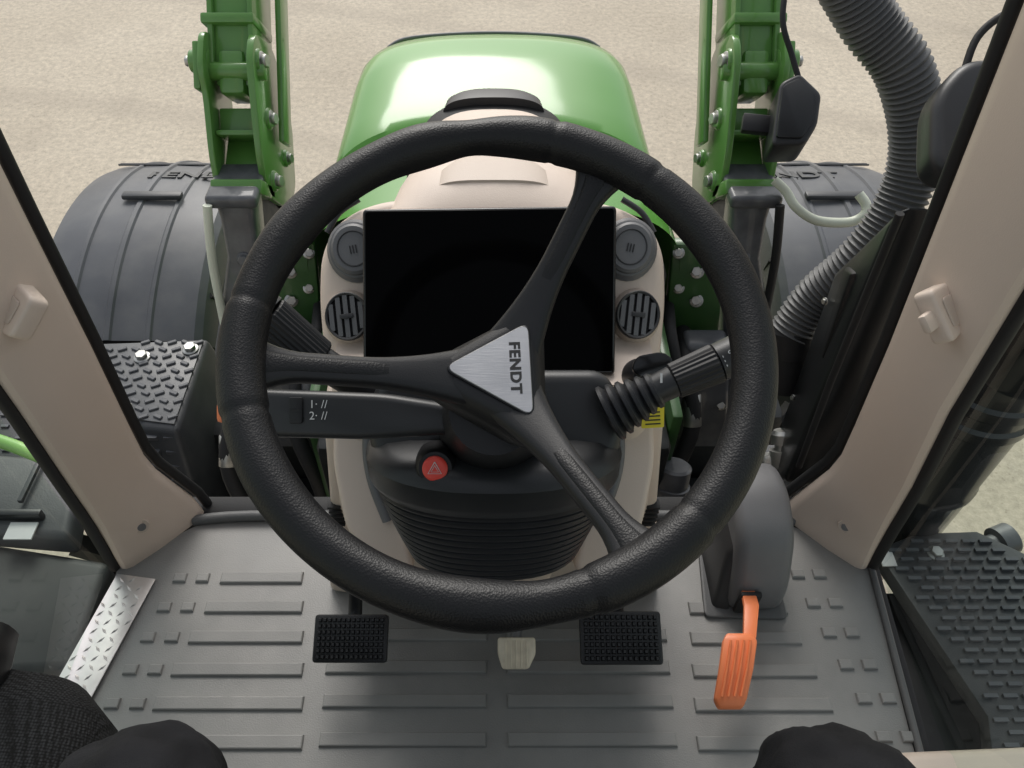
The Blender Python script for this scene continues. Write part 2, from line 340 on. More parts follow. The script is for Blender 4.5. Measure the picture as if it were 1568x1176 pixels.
loader_arm(-1); RA=loader_arm(1)

WL=frame('work_light',(.605,1.47,2.125),35,-12)
prism('lamp_housing',roundpoly([(-.035,-.075),(.03,-.065),(.048,-.02),(.048,.045),(.0,.085),(-.035,.06)],.012),-.06,.03,M_plast2,WL,.008,3)
prism('lamp_lens_rim',roundpoly([(-.03,-.06),(.022,-.055),(.038,-.015),(.036,.04),(.0,.07),(-.03,.05)],.01),.03,.036,M_cowl,WL,.002)
tube('lamp_cable',catmull([(-.06,.45,.05),(-.055,.28,.06),(-.05,.18,.05),(-.02,.12,.03),(0,.08,.02)],8),.006,M_rubber,WL,10)
box('lamp_bracket',(-.09,-.02,-.05),(-.03,.02,-.03),M_plast,WL,.004)

# ------------------------------------------------------------------ mudguards & tyres
def mudguard(side):
    F=frame('front_mudguard')
    cy,cz,R=1.97,.75,.80; rings=[]
    xs=[(.0,-.10),(.004,-.045),(.012,-.02),(.03,-.005),(.10,.004),(.14,.008),(.145,.014),(.155,.014),(.16,.009),(.25,.012),(.255,.018),(.268,.018),(.273,.012),(.36,.008),(.365,.014),(.375,.014),(.38,.007),(.46,-.002),(.49,-.012),(.503,-.03),(.51,-.05),(.515,-.11)]
    for k in range(40):
        a=rad(-33+k*(66+33)/39)
        rings.append([(side*(.80+x),cy+(R+h)*math.sin(a),cz+(R+h)*math.cos(a)) for x,h in xs])
    loft('guard_shell',rings,M_fender,F,cap=False,closed=False,ang=28)
    a=rad(2); box('guard_clip',(side*1.03-.09,cy+.02,cz+R+.015),(side*1.03+.09,cy+.05,cz+R+.032),M_step,F,.006)
    for k,aa in enumerate((23,24.2)):
        a=rad(aa); y=cy+(R+.012)*math.sin(a); z=cz+(R+.012)*math.cos(a)
        box('guard_joint_%d'%k,(side*1.05-.20,y,z-.002),(side*1.05+.20,y+.004,z+.004),M_step,F,.001)
    a=rad(14); text('guard_lettering','FENDT',.075,(side*.95,cy+(R+.013)*math.sin(a),cz+(R+.013)*math.cos(a)),(-a,0,0),M_step,F,.002,.0015,1.3)
    T=frame('front_tyre',(side*1.05,cy,.76))
    prof=[(-.24,.36),(-.25,.5),(-.24,.66),(-.20,.71),(0,.725),(.20,.71),(.24,.66),(.25,.5),(.24,.36)]
    rings=[[(x,r*math.sin(t),r*math.cos(t)) for x,r in prof] for t in [2*math.pi*k/64 for k in range(64)]]
    loft('carcass',rings,M_tire,T,cap=False,closed=True,loop=True)
    bm=bmesh.new()
    for k in range(20):
        for sd in (-1,1):
            t=2*math.pi*(k+.25*(sd+1))/20; Mx=Matrix.Rotation(-t,4,'X')@Matrix.Translation((sd*.12,0,.725))@Matrix.Rotation(sd*rad(35),4,'Z')
            add_box(bm,(-.14,-.028,-.02),(.14,.028,.03),Mx)
    finish(bm,'lugs',M_tire,T)
    cyl('rim',(-.15,0,0),(.15,0,0),.36,.36,M_lime,T)
mudguard(-1); mudguard(1)

# ------------------------------------------------------------------ steps left
SL=frame('access_step')
bm=bmesh.new()
top=[(-1.10,1.50,1.45),(-.775,1.52,1.45),(-.775,1.20,1.45),(-.92,1.22,1.45)]
mid=[(-1.14,1.52,1.2),(-.74,1.54,1.2),(-.74,1.08,1.2),(-.90,1.12,1.2)]
R=[[bm.verts.new(p) for p in r] for r in (top,mid,[(x,y,.6) for x,y,z in mid])]
for a_,b2 in zip(R,R[1:]):
    for i in range(4): bm.faces.new((a_[i],a_[(i+1)%4],b2[(i+1)%4],b2[i]))
bm.faces.new(R[0]); bmesh.ops.recalc_face_normals(bm,faces=bm.faces[:]); bevel(bm,.015,3); finish(bm,'step_body',M_step,SL)
def inside(p,poly):
    c=False;n=len(poly)
    for i in range(n):
        x1,y1=poly[i][:2];x2,y2=poly[i-1][:2]
        if (y1>p[1])!=(y2>p[1]) and p[0]<(x2-x1)*(p[1]-y1)/(y2-y1)+x1: c=not c
    return c
tp=[(-1.085,1.49),(-.785,1.505),(-.785,1.215),(-.917,1.235)]
prism('step_tread',tp,1.4505,1.4545,M_studs,SL,.001)
bm=bmesh.new()
for i in range(10):
    for j in range(12):
        x=-1.10+i*.036+(j%2)*.018; y=1.21+j*.026
        if inside((x,y),tp):
            Mx=Matrix.Translation((x,y,1.456))@Matrix.Rotation(rad(25 if (i+j)%2 else -25),4,'Z'); add_box(bm,(-.012,-.0055,-.004),(.012,.0055,.004),Mx)
bmesh.ops.recalc_face_normals(bm,faces=bm.faces[:]); bevel(bm,.002,1); finish(bm,'step_studs',M_fender,SL)
bm=bmesh.new()
for j in range(7):
    for i in range(3):
        t=j/6; y=1.20-.10*t; z=1.42-.22*t; x=-.80-.045*i
        add_box(bm,(x-.014,y-.008,z-.004),(x+.014,y+.002,z+.008))
finish(bm,'step_face_studs',M_fender,SL)
for i,(x,y) in enumerate([(-.93,1.44),(-.925,1.265),(-.81,1.47)]): bolt('step_bolt_%d'%i,(x,y,1.455),(0,0,1),.016,M_steel,SL)

LT=frame('lower_tread_plate')
box('plate',(-1.7,1.10,1.27),(-1.18,1.7,1.30),M_step,LT,.006)
bm=bmesh.new()
for i in range(14):
    for j in range(14):
        x=-1.66+i*.036+(j%2)*.018;y=1.13+j*.04
        add_box(bm,(x-.010,y-.004,1.30),(x+.010,y+.004,1.306))
finish(bm,'plate_studs',M_fender,LT)
TB=frame('tool_box')
hexa('box_body',[(-1.6,.45,.7),(-.80,.45,.7),(-.80,.80,.7),(-1.6,.95,.7),(-1.6,.50,1.60),(-.76,.56,1.56),(-.76,.78,1.56),(-1.6,.90,1.60)],M_dark,TB,.02,3)
hexa('box_lid',[(-1.6,.86,1.56),(-.83,.80,1.54),(-.87,1.00,1.54),(-1.6,1.06,1.56),(-1.6,.86,1.62),(-.84,.81,1.60),(-.88,1.00,1.60),(-1.6,1.05,1.62)],M_step,TB,.015,3)
for i in range(4): box('lid_rib_%d'%i,(-1.35+i*.13,.88,1.612),(-1.34+i*.13,1.0,1.622),M_step,TB,.002)
box('box_latch',(-1.04,.845,1.60),(-.90,.86,1.625),M_plast2,TB,.004)
box('box_label',(-.96,.80,1.605),(-.905,.838,1.6085),M_white,TB,0)
box('latch_metal',(-1.12,.81,1.607),(-1.0,.835,1.615),M_brush,TB,.003)
tube('rail_tube',catmull([(-1.35,1.04,1.78),(-1.1,.97,1.76),(-.95,.93,1.75),(-.80,.87,1.745)],6),.013,M_lime,frame('hand_rail'),12)

# ------------------------------------------------------------------ hose
HO=frame('corrugated_hose')
hp=catmull([(.40,1.24,2.66),(.455,1.25,2.56),(.525,1.245,2.485),(.585,1.23,2.42),(.645,1.20,2.365),(.690,1.175,2.285),(.705,1.15,2.21),(.688,1.12,2.13),(.650,1.10,2.055),(.602,1.10,1.97),(.570,1.08,1.90)],40)
path=[];P=hp; cum=[0]
for a_,b2 in zip(P,P[1:]): cum.append(cum[-1]+(b2-a_).length)
tot=cum[-1]; pitch=.0105; n=int(tot/pitch)*6
for k in range(n+1):
    d=tot*k/n; i=min(max(bisect.bisect(cum,d)-1,0),len(P)-2); t=(d-cum[i])/max(cum[i+1]-cum[i],1e-6); path.append(P[i].lerp(P[i+1],t))
rf=lambda t:(.0425+.0030*math.cos(2*math.pi*(round(t*n)%6)/6))*(1-.08*t)
tube('hose_body',path,.04,M_hose,HO,28,rf=rf,ang=70)
lathe('hose_cuff',(.572,1.085,1.91),(.580,1.04,1.78),[(0,.036),(.05,.041),(.4,.041),(.42,.036),(.8,.036),(1,.03)],M_rubber,HO)
tube('hook_rod',catmull([(.61,1.47,1.98),(.635,1.45,1.965),(.655,1.42,1.945),(.70,1.40,1.925),(.77,1.40,1.92),(.80,1.405,1.935),(.805,1.42,1.95),(.79,1.44,1.965)],6),.0105,M_pale,frame('pipe_hook'),10)

# ------------------------------------------------------------------ exhaust & right side outside
EX=frame('exhaust_stack',(.905,.97,0))
lathe('stack_body',(0,0,.8),(0,0,2.25),[(0,.06),(.33,.065),(.36,.088),(.38,.098),(.55,.100),(.555,.104),(.565,.104),(.57,.100),(.70,.101),(.705,.107),(.72,.107),(.725,.101),(.74,.101),(.745,.107),(.76,.107),(.765,.101),(.93,.101),(.96,.09),(1,.085)],M_exh,EX,48)
lathe('heat_shield',(.02,0,1.95),(.02,0,2.7),[(0,.112),(.02,.118),(.97,.118),(1,.11)],M_exh,EX,48)
for i in range(5): box('shield_slot_%d'%i,(.0,-.119,2.02+i*.03),(.09,-.09,2.028+i*.03),M_ink,EX,.002)
lathe('clamp_pipe',(.06,-.12,1.40),(.24,-.06,1.43),[(0,.018),(.1,.024),(.35,.024),(.36,.032),(.5,.032),(.52,.022),(.8,.022),(.82,.035),(1,.035)],M_cast,EX)
cyl('clamp_post',(.10,-.10,1.30),(.10,-.10,1.44),.018,.018,M_steel,EX)
bolt('clamp_bolt',(.12,-.14,1.42),(0,-.8,.6),.014,M_steel,EX)
tube('air_line',catmull([(.62,.86,2.13),(.70,.85,2.145),(.80,.86,2.19),(.95,.88,2.24)],6),.018,M_lime,frame('green_air_line'),12)

SR=frame('side_step_grating')
poly=[(.80,.84),(.90,.88),(1.03,.885),(1.30,.70),(1.30,.30),(.86,.40),(.89,.50)]
prism('step_plate',poly,1.46,1.50,M_step,SR,.006)
bm=bmesh.new()
for i in range(16):
    for j in range(26):
        x=.80+i*.036+(j%2)*.018; y=.32+j*.0215
        if inside((x-.02,y),poly) and inside((x+.02,y),poly):
            add_box(bm,(x-.013,y-.0035,1.50),(x+.013,y+.0035,1.507))
finish(bm,'step_ribs',M_fender,SR)
bolt('step_plate_bolt',(.92,.83,1.50),(0,0,1),.013,M_steel,SR)
box('step_hanger',(.80,.2,.8),(1.3,.8,1.40),M_dark,SR,.02)
box('sticker_plate',(.80,.80,1.5),(.83,.835,1.503),M_white,SR,0)

SD=frame('air_duct_cowl')
hexa('cowl_body',[(.560,.87,1.70),(.64,.86,1.70),(.74,1.02,1.45),(.605,1.03,1.50),(.538,.87,2.34),(.62,.86,2.34),(.68,1.02,2.12),(.570,1.02,2.10)],M_cowl,SD,.014,3)
hexa('cowl_vent',[(.562,.93,1.98),(.60,.90,1.98),(.61,.93,1.98),(.570,.96,1.98),(.548,.93,2.17),(.59,.90,2.20),(.59,.93,2.20),(.555,.97,2.15)],M_plast,SD,.004)
tube('cowl_bead',[(.570,.865,1.76),(.552,.862,2.0),(.538,.862,2.33)],.006,M_rubber,SD,8)
bolt('cowl_screw',(.566,1.00,2.05),(-1,-.4,.2),.005,M_steel,SD); bolt('cowl_screw_2',(.583,1.00,1.80),(-1,-.4,.2),.005,M_steel,SD)
MR=frame('rear_view_mirror',(.612,.93,2.425),35,-10)
prism('mirror_case',roundpoly([(-.05,-.09),(.05,-.08),(.06,.03),(.03,.075),(-.02,.07),(-.055,.02)],.035,6),-.03,.03,M_plast2,MR,.014,3)
tube('mirror_cable',catmull([(-.01,.06,0),(0,.11,.01),(.03,.14,.02),(.08,.16,.02)],6),.005,M_rubber,MR,8)
tube('mirror_arm',[(.03,-.02,-.03),(.09,.02,-.04),(.16,.05,-.05)],.012,M_plast2,MR,12)

# ------------------------------------------------------------------ cab pillars
def pillar(side):
    PF=frame('cab_pillar'); s=side
    if s>0: lv=[(3.30,.470,.80,.545,.66),(2.63,.530,.80,.582,.66),(2.37,.556,.80,.594,.665),(2.15,.578,.80,.608,.67),(1.97,.590,.80,.632,.675),(1.89,.594,.80,.641,.68),(1.845,.588,.803,.645,.682),(1.74,.552,.812,.658,.688),(1.70,.545,.812,.664,.690)]
    else: lv=[(3.30,.560,.80,.640,.66),(2.63,.572,.80,.632,.66),(2.37,.582,.80,.628,.665),(2.15,.588,.80,.632,.67),(1.97,.596,.80,.640,.675),(1.89,.598,.80,.645,.68),(1.845,.592,.803,.648,.682),(1.74,.555,.812,.660,.688),(1.70,.548,.812,.664,.690)]
    rings=[]
    for z,xi,yi,xo,yo in lv:
        ix=Vector((xi,yi)); ox=Vector((xo,yo)); d=(ox-ix).normalized(); nrm=Vector((d.y,-d.x))
        if nrm.x>0: nrm=-nrm
        c=[ix,ix+nrm*.010+d*.002,ix+nrm*.016+d*.010,ix+nrm*.019+d*.022,ix.lerp(ox,.6)+nrm*.021,ox+nrm*.018-d*.016,ox+nrm*.014-d*.006,ox+nrm*.008-d*.001,ox,ox-nrm*.03-d*.01,ix-nrm*.03+d*.01]
        rings.append([(s*p.x,p.y,z) for p in c])
    loft('pillar_trim',rings,M_beige,PF,ang=26)
    tube('windscreen_seal',[(s*(xi-.008),yi+.010,z) for z,xi,yi,xo,yo in lv],.009,M_rubber,PF,10)
    tube('door_seal',[(s*(xo+.008),yo-.001,z) for z,xi,yi,xo,yo in lv],.010,M_rubber,PF,10)
    lathe('trim_screw',(s*.620,.742,1.775),(s*.606,.720,1.783),[(0,.014),(.5,.014),(.55,.010),(.75,.010),(.8,.0135),(1,.0125)],M_beige_d,PF)
    lathe('trim_screw_head',(s*.611,.728,1.780),(s*.605,.718,1.7835),[(0,.008),(1,.007)],M_ventg,PF)
    G=frame('grab_clip_frame',((.560 if s>0 else -.592),.722,2.285),40,s*38,PF)
    prism('clip_outer',roundpoly([(-.03,-.035),(.03,-.028),(.034,.028),(-.026,.036)],.010),-.012,.016,M_beige,G,.005,3)
    prism('clip_recess',roundpoly([(-.018,-.020),(.018,-.016),(.020,.016),(-.016,.020)],.006),.016,.0185,M_beige_d,G,.002)
    box('clip_tongue',(-.045,-.012,-.004),(-.02,.012,.008),M_beige,G,.004)
    # door glass behind the pillar
    DG=frame('cab_door_glass')
    z0,z1=1.72,3.30; xb=.672; xt=(.555 if s>0 else .650)
    bm=bmesh.new(); bm.faces.new([bm.verts.new(p) for p in ((s*xb,.68,z0),(s*xb,-.8,z0),(s*xt,-.8,z1),(s*xt,.655,z1))]); finish(bm,'door_pane',M_glass_d,DG,smooth=False)
pillar(-1); pillar(1)

# ------------------------------------------------------------------ cab floor
FL=frame('cab_floor')
fp=[(-.668,.70),(-.55,.775),(-.50,.785),(.50,.785),(.55,.775),(.668,.715),(.648,.50),(.62,.20),(.62,-.7),(-.62,-.7),(-.64,.20),(-.66,.45)]
prism('floor_pan',fp,1.60,1.70,M_floor,FL,.004)
bm=bmesh.new()
rows=[.667,.612,.5586,.504,.450,.392,.337,.282,.227,.172]
def ridge(x0,x1,y,h=.0115,z=1.7050):
    v=[]
    for (zz,i) in ((1.699,0),(z-.0008,.0016),(z,.003)):
        v.append([bm.verts.new(p) for p in ((x0+i,y-h+i,zz),(x1-i,y-h+i,zz),(x1-i,y+h-i,zz),(x0+i,y+h-i,zz))])
    bm.faces.new(v[2])
    for a_,b2 in zip(v,v[1:]):
        for i in range(4): bm.faces.new((a_[i],a_[(i+1)%4],b2[(i+1)%4],b2[i]))
for k,y in enumerate(rows):
    xr=-.334+.009*k; xl=-.479-.0136*k
    if k>5: xr=-.289+.004*(k-5); xl=-.547-.004*(k-5)
    ridge(xl,xr,y)
    a=-.51-.012*min(k,6)
    ridge(a-.012,a+.012,y,.009); ridge(a-.052,a-.028,y,.009)
    yr=y+.018; xl=.338-.006*k
    if k>=1: ridge(max(xl,.29),.49+.010*min(k,7),yr-.02)
    b_=.535+.012*min(k,6); ridge(b_-.012,b_+.012,yr-.01,.009); ridge(b_+.026,b_+.050,yr-.01,.009)
    if k>=2:
        ridge(-.275+.003*(k-2),-.011,y+.004); ridge(.021,.288-.003*(k-2),y+.004)
finish(bm,'mat_ridges',M_floorr,FL,ang=20)
tube('floor_front_lip',catmull([(-.555,.782,1.705),(-.45,.79,1.708),(-.2,.79,1.708),(.2,.79,1.708),(.45,.79,1.708),(.555,.782,1.705)],4),.010,M_floord,FL,12)
tube('floor_right_lip',[(.670,.71,1.703),(.652,.50,1.703),(.626,.20,1.703),(.626,-.6,1.703)],.006,M_floord,FL,10)
prism('door_sill',[(.664,.70),(.69,.72),(.675,.5),(.65,.2),(.63,.2),(.655,.5)],1.62,1.692,M_rubber,FL,.003)
box('front_cowl',(-.60,.80,1.45),(.60,.84,1.70),M_rubber,FL,.006)
hexa('seat_side_trim',[(.40,.10,1.70),(.80,.10,1.70),(.80,.385,1.70),(.60,.378,1.70),(.42,.10,1.745),(.80,.10,1.745),(.80,.375,1.735),(.61,.365,1.735)],M_beige,FL,.01,3)
CP=frame('checker_plate')
cp=[(-.660,.672),(-.590,.662),(-.632,.455),(-.640,.36),(-.70,.36),(-.700,.46)]
prism('plate_sheet',cp,1.7045,1.7075,M_alu,CP,.001)
bm=bmesh.new()
for i in range(8):
    for j in range(20):
        x=-.70+i*.0175; y=.365+j*.0155
        if all(inside((x+dx,y+dy),cp) for dx,dy in((.006,0),(-.006,0),(0,.006),(0,-.006))):
            t=rad(45 if (i+j)%2 else -45)
            c=[bm.verts.new((x+math.cos(t)*a*.0080-math.sin(t)*b2*.0026,y+math.sin(t)*a*.0080+math.cos(t)*b2*.0026,1.7074)) for a,b2 in((1,0),(0,1),(-1,0),(0,-1))]
            tpv=bm.verts.new((x,y,1.7100))
            for q in range(4): bm.faces.new((c[q],c[(q+1)%4],tpv))
finish(bm,'plate_lozenges',M_alu,CP,smooth=False)

# ------------------------------------------------------------------ dashboard console (tilted)
K0=(0,.6357,2.244)
D=frame('dashboard',K0,42)
k=.000817
def kp(u,v,s=k): return ((u-756)*s,(588-v)*s)
out=[(595,303),(545,318),(508,345),(488,392),(486,460),(492,530),(504,590),(510,640),(1002,640),(1006,590),(1016,530),(1022,460),(1020,390),(1002,345),(960,318),(905,303)]
prism('dash_face',roundpoly([kp(*p) for p in out],.02,4)[::-1],-.16,-.03,M_beige,D,.018,4)
out2=[(590,296),(536,310),(498,338),(480,392),(478,460),(486,530),(1022,530),(1031,460),(1028,390),(1010,338),(967,310),(910,296)]
prism('dash_seal',roundpoly([kp(*p) for p in out2],.02,4)[::-1],-.15,-.075,M_gloss,D,.006,2)
for s in (-1,1):
    tube('speaker_slot',catmull([(s*.165-.004,.232,-.034),(s*.19-.004,.215,-.034),(s*.205-.004,.19,-.034)],5),.004,M_ventd,D,8)
PD=frame('pedestal_frame',(0,0,0),-42,0,D)
W=lambda x,y,z:(x,y-K0[1],z-K0[2])
def pring(hw,y0,y1,z,r=.05,n=6):
    pts=roundpoly([(-hw,y0),(hw,y0),(hw,y1),(-hw,y1)],r,n); return [W(x,y,z) for x,y in pts]
loft('pedestal',[pring(.195,.62,.80,2.26),pring(.200,.615,.80,2.20),pring(.220,.62,.80,2.08),pring(.240,.635,.80,1.96),pring(.245,.645,.79,1.90),pring(.215,.64,.79,1.84),pring(.20,.64,.79,1.70)],M_beige,PD,ang=40)
for s in (-1,1):
    hexa('side_cheek',[W(s*.19,.655,1.84),W(s*.262,.665,1.84),W(s*.262,.78,1.84),W(s*.19,.78,1.84),W(s*.19,.63,2.2),W(s*.215,.63,2.2),W(s*.215,.78,2.2),W(s*.19,.78,2.2)],M_beige,PD,.012,3)
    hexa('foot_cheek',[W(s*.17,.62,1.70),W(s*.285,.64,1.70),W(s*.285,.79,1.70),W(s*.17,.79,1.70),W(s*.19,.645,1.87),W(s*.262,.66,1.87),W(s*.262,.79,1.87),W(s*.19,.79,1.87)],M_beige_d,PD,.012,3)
    for i in range(5):
        box('louver_%d'%i,W(s*.24-.010,.648,1.90+i*.012),W(s*.24+.010,.664,1.905+i*.012),M_rubber,PD,.001)
    box('pedal_slot',W(s*.13-.012,.60,1.86),W(s*.13+.012,.66,2.0),M_rubber,PD,.004)
    wing=[(.125,-.01),(.205,-.02),(.208,-.10),(.190,-.19),(.150,-.235),(.10,-.245),(.118,-.17),(.135,-.09)]
    prism('console_wing',roundpoly([(s*x,y) for x,y in wing],.02,4),-.13,-.055,M_beige,D,.014,4)
    tube('side_trim_strip',catmull([(s*.150,-.02,-.052),(s*.160,-.07,-.052),(s*.155,-.12,-.052),(s*.135,-.175,-.054)],6),.008,M_ventg,D,10)
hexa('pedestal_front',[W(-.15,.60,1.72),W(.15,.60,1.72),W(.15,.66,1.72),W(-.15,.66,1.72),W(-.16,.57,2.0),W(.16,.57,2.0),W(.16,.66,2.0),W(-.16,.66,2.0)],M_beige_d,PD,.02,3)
def vent(cx,cy,r,kind,tilt):
    V=frame('vent_frame',(cx,cy,-.030),0,tilt,D); V.scale=(.9,1,1)
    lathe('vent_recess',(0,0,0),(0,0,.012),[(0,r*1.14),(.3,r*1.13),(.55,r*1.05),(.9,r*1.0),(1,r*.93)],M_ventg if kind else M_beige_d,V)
    if kind:
        lathe('vent_disc',(0,0,.012),(0,0,.020),[(0,r*.92),(.6,r*.90),(1,r*.8)],M_ventg,V)
        tube('vent_gap',[(r*.62*math.cos(t),r*.62*math.sin(t),.0205) for t in [2*math.pi*q/32 for q in range(33)]],.0010,M_ventd,V,6)
        for q in range(3): box('vent_mark_%d'%q,(-.005+q*.004,-.006,.020),(-.0035+q*.004,.004,.0212),M_ink,V,0)
    else:
        lathe('vent_disc',(0,0,.010),(0,0,.0135),[(0,r*.93),(1,r*.93)],M_ink,V)
        lathe('vent_rim',(0,0,.010),(0,0,.022),[(0,r*.98),(.9,r*.98),(1,r*.94),(.9,r*.86),(.2,r*.85)],M_ventd,V)
        for q in range(-2,3):
            x=q*r*.33; h=math.sqrt(max(r*r*.72-x*x,0))
            bm=bmesh.new(); add_box(bm,(x-.0036,-h,.0138),(x+.0026,h,.021)); bevel(bm,.0008,1); finish(bm,'slat_%d'%q,M_ventg,V)
        box('vent_tab',(-r*.3,-.003,.021),(r*.3,.003,.0235),M_ventd,V,.001)
vent(-.172,.166,.035,1,12); vent(-.180,.083,.0305,0,6); vent(.168,.168,.035,1,-12); vent(.177,.085,.0305,0,-6)
def cring(hw,y,zt,h,n=24,p=2.6):
    pts=[]
    for q in range(n+1):
        a=math.pi*q/n; c=math.cos(a); s_=math.sin(a)
        pts.append(W(-hw*math.copysign(abs(c)**(2/p),c),y,zt-h+h*abs(s_)**(2/p)))
    return pts+[W(hw,y,zt-h-.1),W(-hw,y,zt-h-.1)]
loft('dash_cowl',[cring(.140,.79,2.39,.02),cring(.136,.82,2.405,.07),cring(.130,.88,2.40,.08),cring(.121,.96,2.375,.08),cring(.108,1.06,2.345,.07),cring(.100,1.14,2.325,.06),cring(.092,1.17,2.31,.05)],M_beige,PD,ang=45)
loft('cowl_hatch',[cring(.078,.822,2.408,.035,48,3.5),cring(.074,.86,2.407,.035,48,3.2),cring(.066,.895,2.399,.035,48,2.8),cring(.055,.920,2.391,.03,48,2.4),cring(.042,.938,2.382,.03,48,2.2)],M_beige_d,PD,ang=45)
loft('windscreen_base',[cring(.146,1.10,2.290,.10),cring(.140,1.16,2.302,.10),cring(.126,1.22,2.298,.09),cring(.106,1.27,2.280,.08)],M_rubber,PD,ang=45)
loft('wiper_cover',[cring(.084,1.205,2.312,.03),cring(.080,1.232,2.311,.03),cring(.074,1.258,2.300,.03),cring(.068,1.275,2.288,.03)],M_ventd,PD,ang=45)

# ------------------------------------------------------------------ monitor
MO=frame('touchscreen_monitor',K0,42)
mp=[(-.1555,.0115),(.1445,.0115),(.1465,.2125),(-.1565,.2085)]
prism('monitor_body',roundpoly(mp,.006,4),-.02,.018,M_gloss,MO,.004,3)
mp2=[(-.1520,.0150),(.1410,.0150),(.1430,.2090),(-.1530,.2050)]
prism('screen',roundpoly(mp2,.004,3),.018,.0195,M_screen,MO,.0006,1)
box('monitor_neck',(-.05,.05,-.10),(.05,.15,-.02),M_plast,MO,.01)

# ------------------------------------------------------------------ steering column pod
SC=frame('steering_column',K0,42)
TA=rad(24)
def er(yc,zc,rx,rz=.7,n=48,p=2.25):
    pts=[]
    for q in range(n):
        a=2*math.pi*q/n; c=math.cos(a); s_=math.sin(a)
        x=rx*math.copysign(abs(c)**(2/p),c); w=rx*rz*math.copysign(abs(s_)**(2/p),s_)
        pts.append((x,yc-w*math.sin(TA),zc+w*math.cos(TA)))
    return pts
pod=[(-.123,-.078),(.127,-.078),(.129,-.02),(.112,.014),(-.108,.014),(-.127,-.02)]
prism('column_cover',roundpoly(pod,.022,5),.05,.175,M_plast2,SC,.014,4)
loft('column_collar',[er(-.048,.158,.085),er(-.050,.156,.108),er(-.056,.152,.124),er(-.064,.148,.130),er(-.083,.132,.130),er(-.088,.127,.128),er(-.097,.118,.120)],M_plast2,SC,ang=35)
rings=[]; nb=11
for i in range(nb):
    t0=i/nb
    for (dt,dr) in ((0,0),(.12,.003),(.5,.0045),(.82,.003),(.95,-.002)):
        t=t0+dt/nb
        yc=-.092+(-.190+.092)*t; zc=.122+(.03-.122)*t; rx=.120+(.092-.120)*(t**1.3)+dr
        rings.append(er(yc,zc,rx))
loft('column_bellows',rings,M_bellow,SC,ang=28)
loft('bellows_foot',[er(-.190,.03,.080),er(-.21,.0,.075),er(-.25,-.06,.07)],M_beige_d,SC)
HZ=frame('hazard_frame',(-.0545,-.0785,.216),0,0,SC)
lathe('hazard_bezel',(0,0,-.03),(0,0,.006),[(0,.024),(.6,.0205),(.93,.0175),(1,.0155)],M_plast,HZ)
lathe('hazard_button',(0,0,.004),(0,0,.0100),[(0,.0122),(.7,.0118),(.92,.0105),(1,.008)],M_red,HZ)
def tri_line(r):
    return [(r*math.cos(rad(90+120*q)),r*math.sin(rad(90+120*q))-.0008,.0104) for q in (0,1,2,0)]
tube('hazard_triangle',tri_line(.0072),.00045,M_white,HZ,6); tube('hazard_triangle_inner',tri_line(.0040),.0003,M_white,HZ,6)
lathe('column_shaft',(0,-.035,.15),(0,-.022,.29),[(0,.06),(.3,.055),(.7,.045),(1,.038)],M_plast,SC)

def stalk_tube(parent,name,p0,p1,r0,r1,m,knurl=0,seg=48):
    p0=Vector(p0);p1=Vector(p1);d=p1-p0;Ln=d.length;q=Vector((0,0,1)).rotation_difference(d)
    rings=[]
    for (t,kk) in ((0,.9),(.03,1),(.97,1),(1,.93)):
        r=(r0+(r1-r0)*t)*kk
        rings.append([p0+q@Vector((math.cos(a)*(r*(1+knurl*(i%2))),math.sin(a)*(r*(1+knurl*(i%2))),t*Ln)) for i,a in [(i,2*math.pi*i/seg) for i in range(seg)]])
    return loft(name,rings,m,parent,ang=30)
S1=frame('control_stalk',K0,42)
prism('lever_bar',roundpoly([(-.248,-.003),(-.10,-.009),(-.03,-.020),(-.03,-.046),(-.12,-.051),(-.246,-.048)],.012,5),.205,.235,M_plast2,S1,.007,3)
box('lever_tip',(-.2565,-.036,.214),(-.246,-.016,.228),M_orange,S1,.004)
prism('lever_switch',roundpoly([(-.186,-.036),(-.174,-.036),(-.174,-.012),(-.186,-.012)],.002),.235,.239,M_plast,S1,.001)
box('lever_switch_notch',(-.185,-.025,.239),(-.175,-.023,.2402),M_ink,S1,0)
text('lever_mark','1\u00b7 //\n2\u00b7 //',.0105,(-.160,-.024,.2355),(0,0,0),M_white,S1,.0001)
S2=frame('control_stalk',K0,42)
stalk_tube(S2,'knob',(-.222,.066,.185),(-.178,.024,.16),.0225,.0215,M_plast,.05,60)
stalk_tube(S2,'knob_cap',(-.236,.079,.190),(-.2225,.0665,.185),.0215,.0235,M_plast2)
stalk_tube(S2,'neck',(-.180,.026,.16),(-.10,-.03,.12),.017,.014,M_plast)
tube('arrow_mark',[(-.231,.066,.2125),(-.2245,.0745,.2122),(-.219,.068,.2105),(-.231,.066,.2125)],.0005,M_white,S2,6)
S3=frame('control_stalk',K0,42)
prof=[]
for i in range(6):
    t=i/6; r=.0285-.0125*t
    prof+=[(t,r*.86),(t+.04,r),(t+.10,r),(t+.14,r*.86)]
prof.append((1,.0145))
lathe('gaiter',(.110,-.030,.19),(.158,-.004,.20),prof,M_bellow,S3)
stalk_tube(S3,'shank',(.150,-.008,.20),(.172,.003,.203),.0145,.0155,M_plast2)
stalk_tube(S3,'knob',(.171,.0025,.203),(.212,.020,.207),.0165,.0185,M_plast,.05,52)
stalk_tube(S3,'knob_tip',(.212,.020,.207),(.242,.033,.21),.0185,.020,M_plast2)
text('knob_mark','0 1 2\n- - -',.0075,(.2175,.023,.2270),(rad(0),0,rad(-65)),M_white,S3,.0001)
box('knob_tick',(.156,.001,.2155),(.158,.010,.2165),M_white,S3,0)
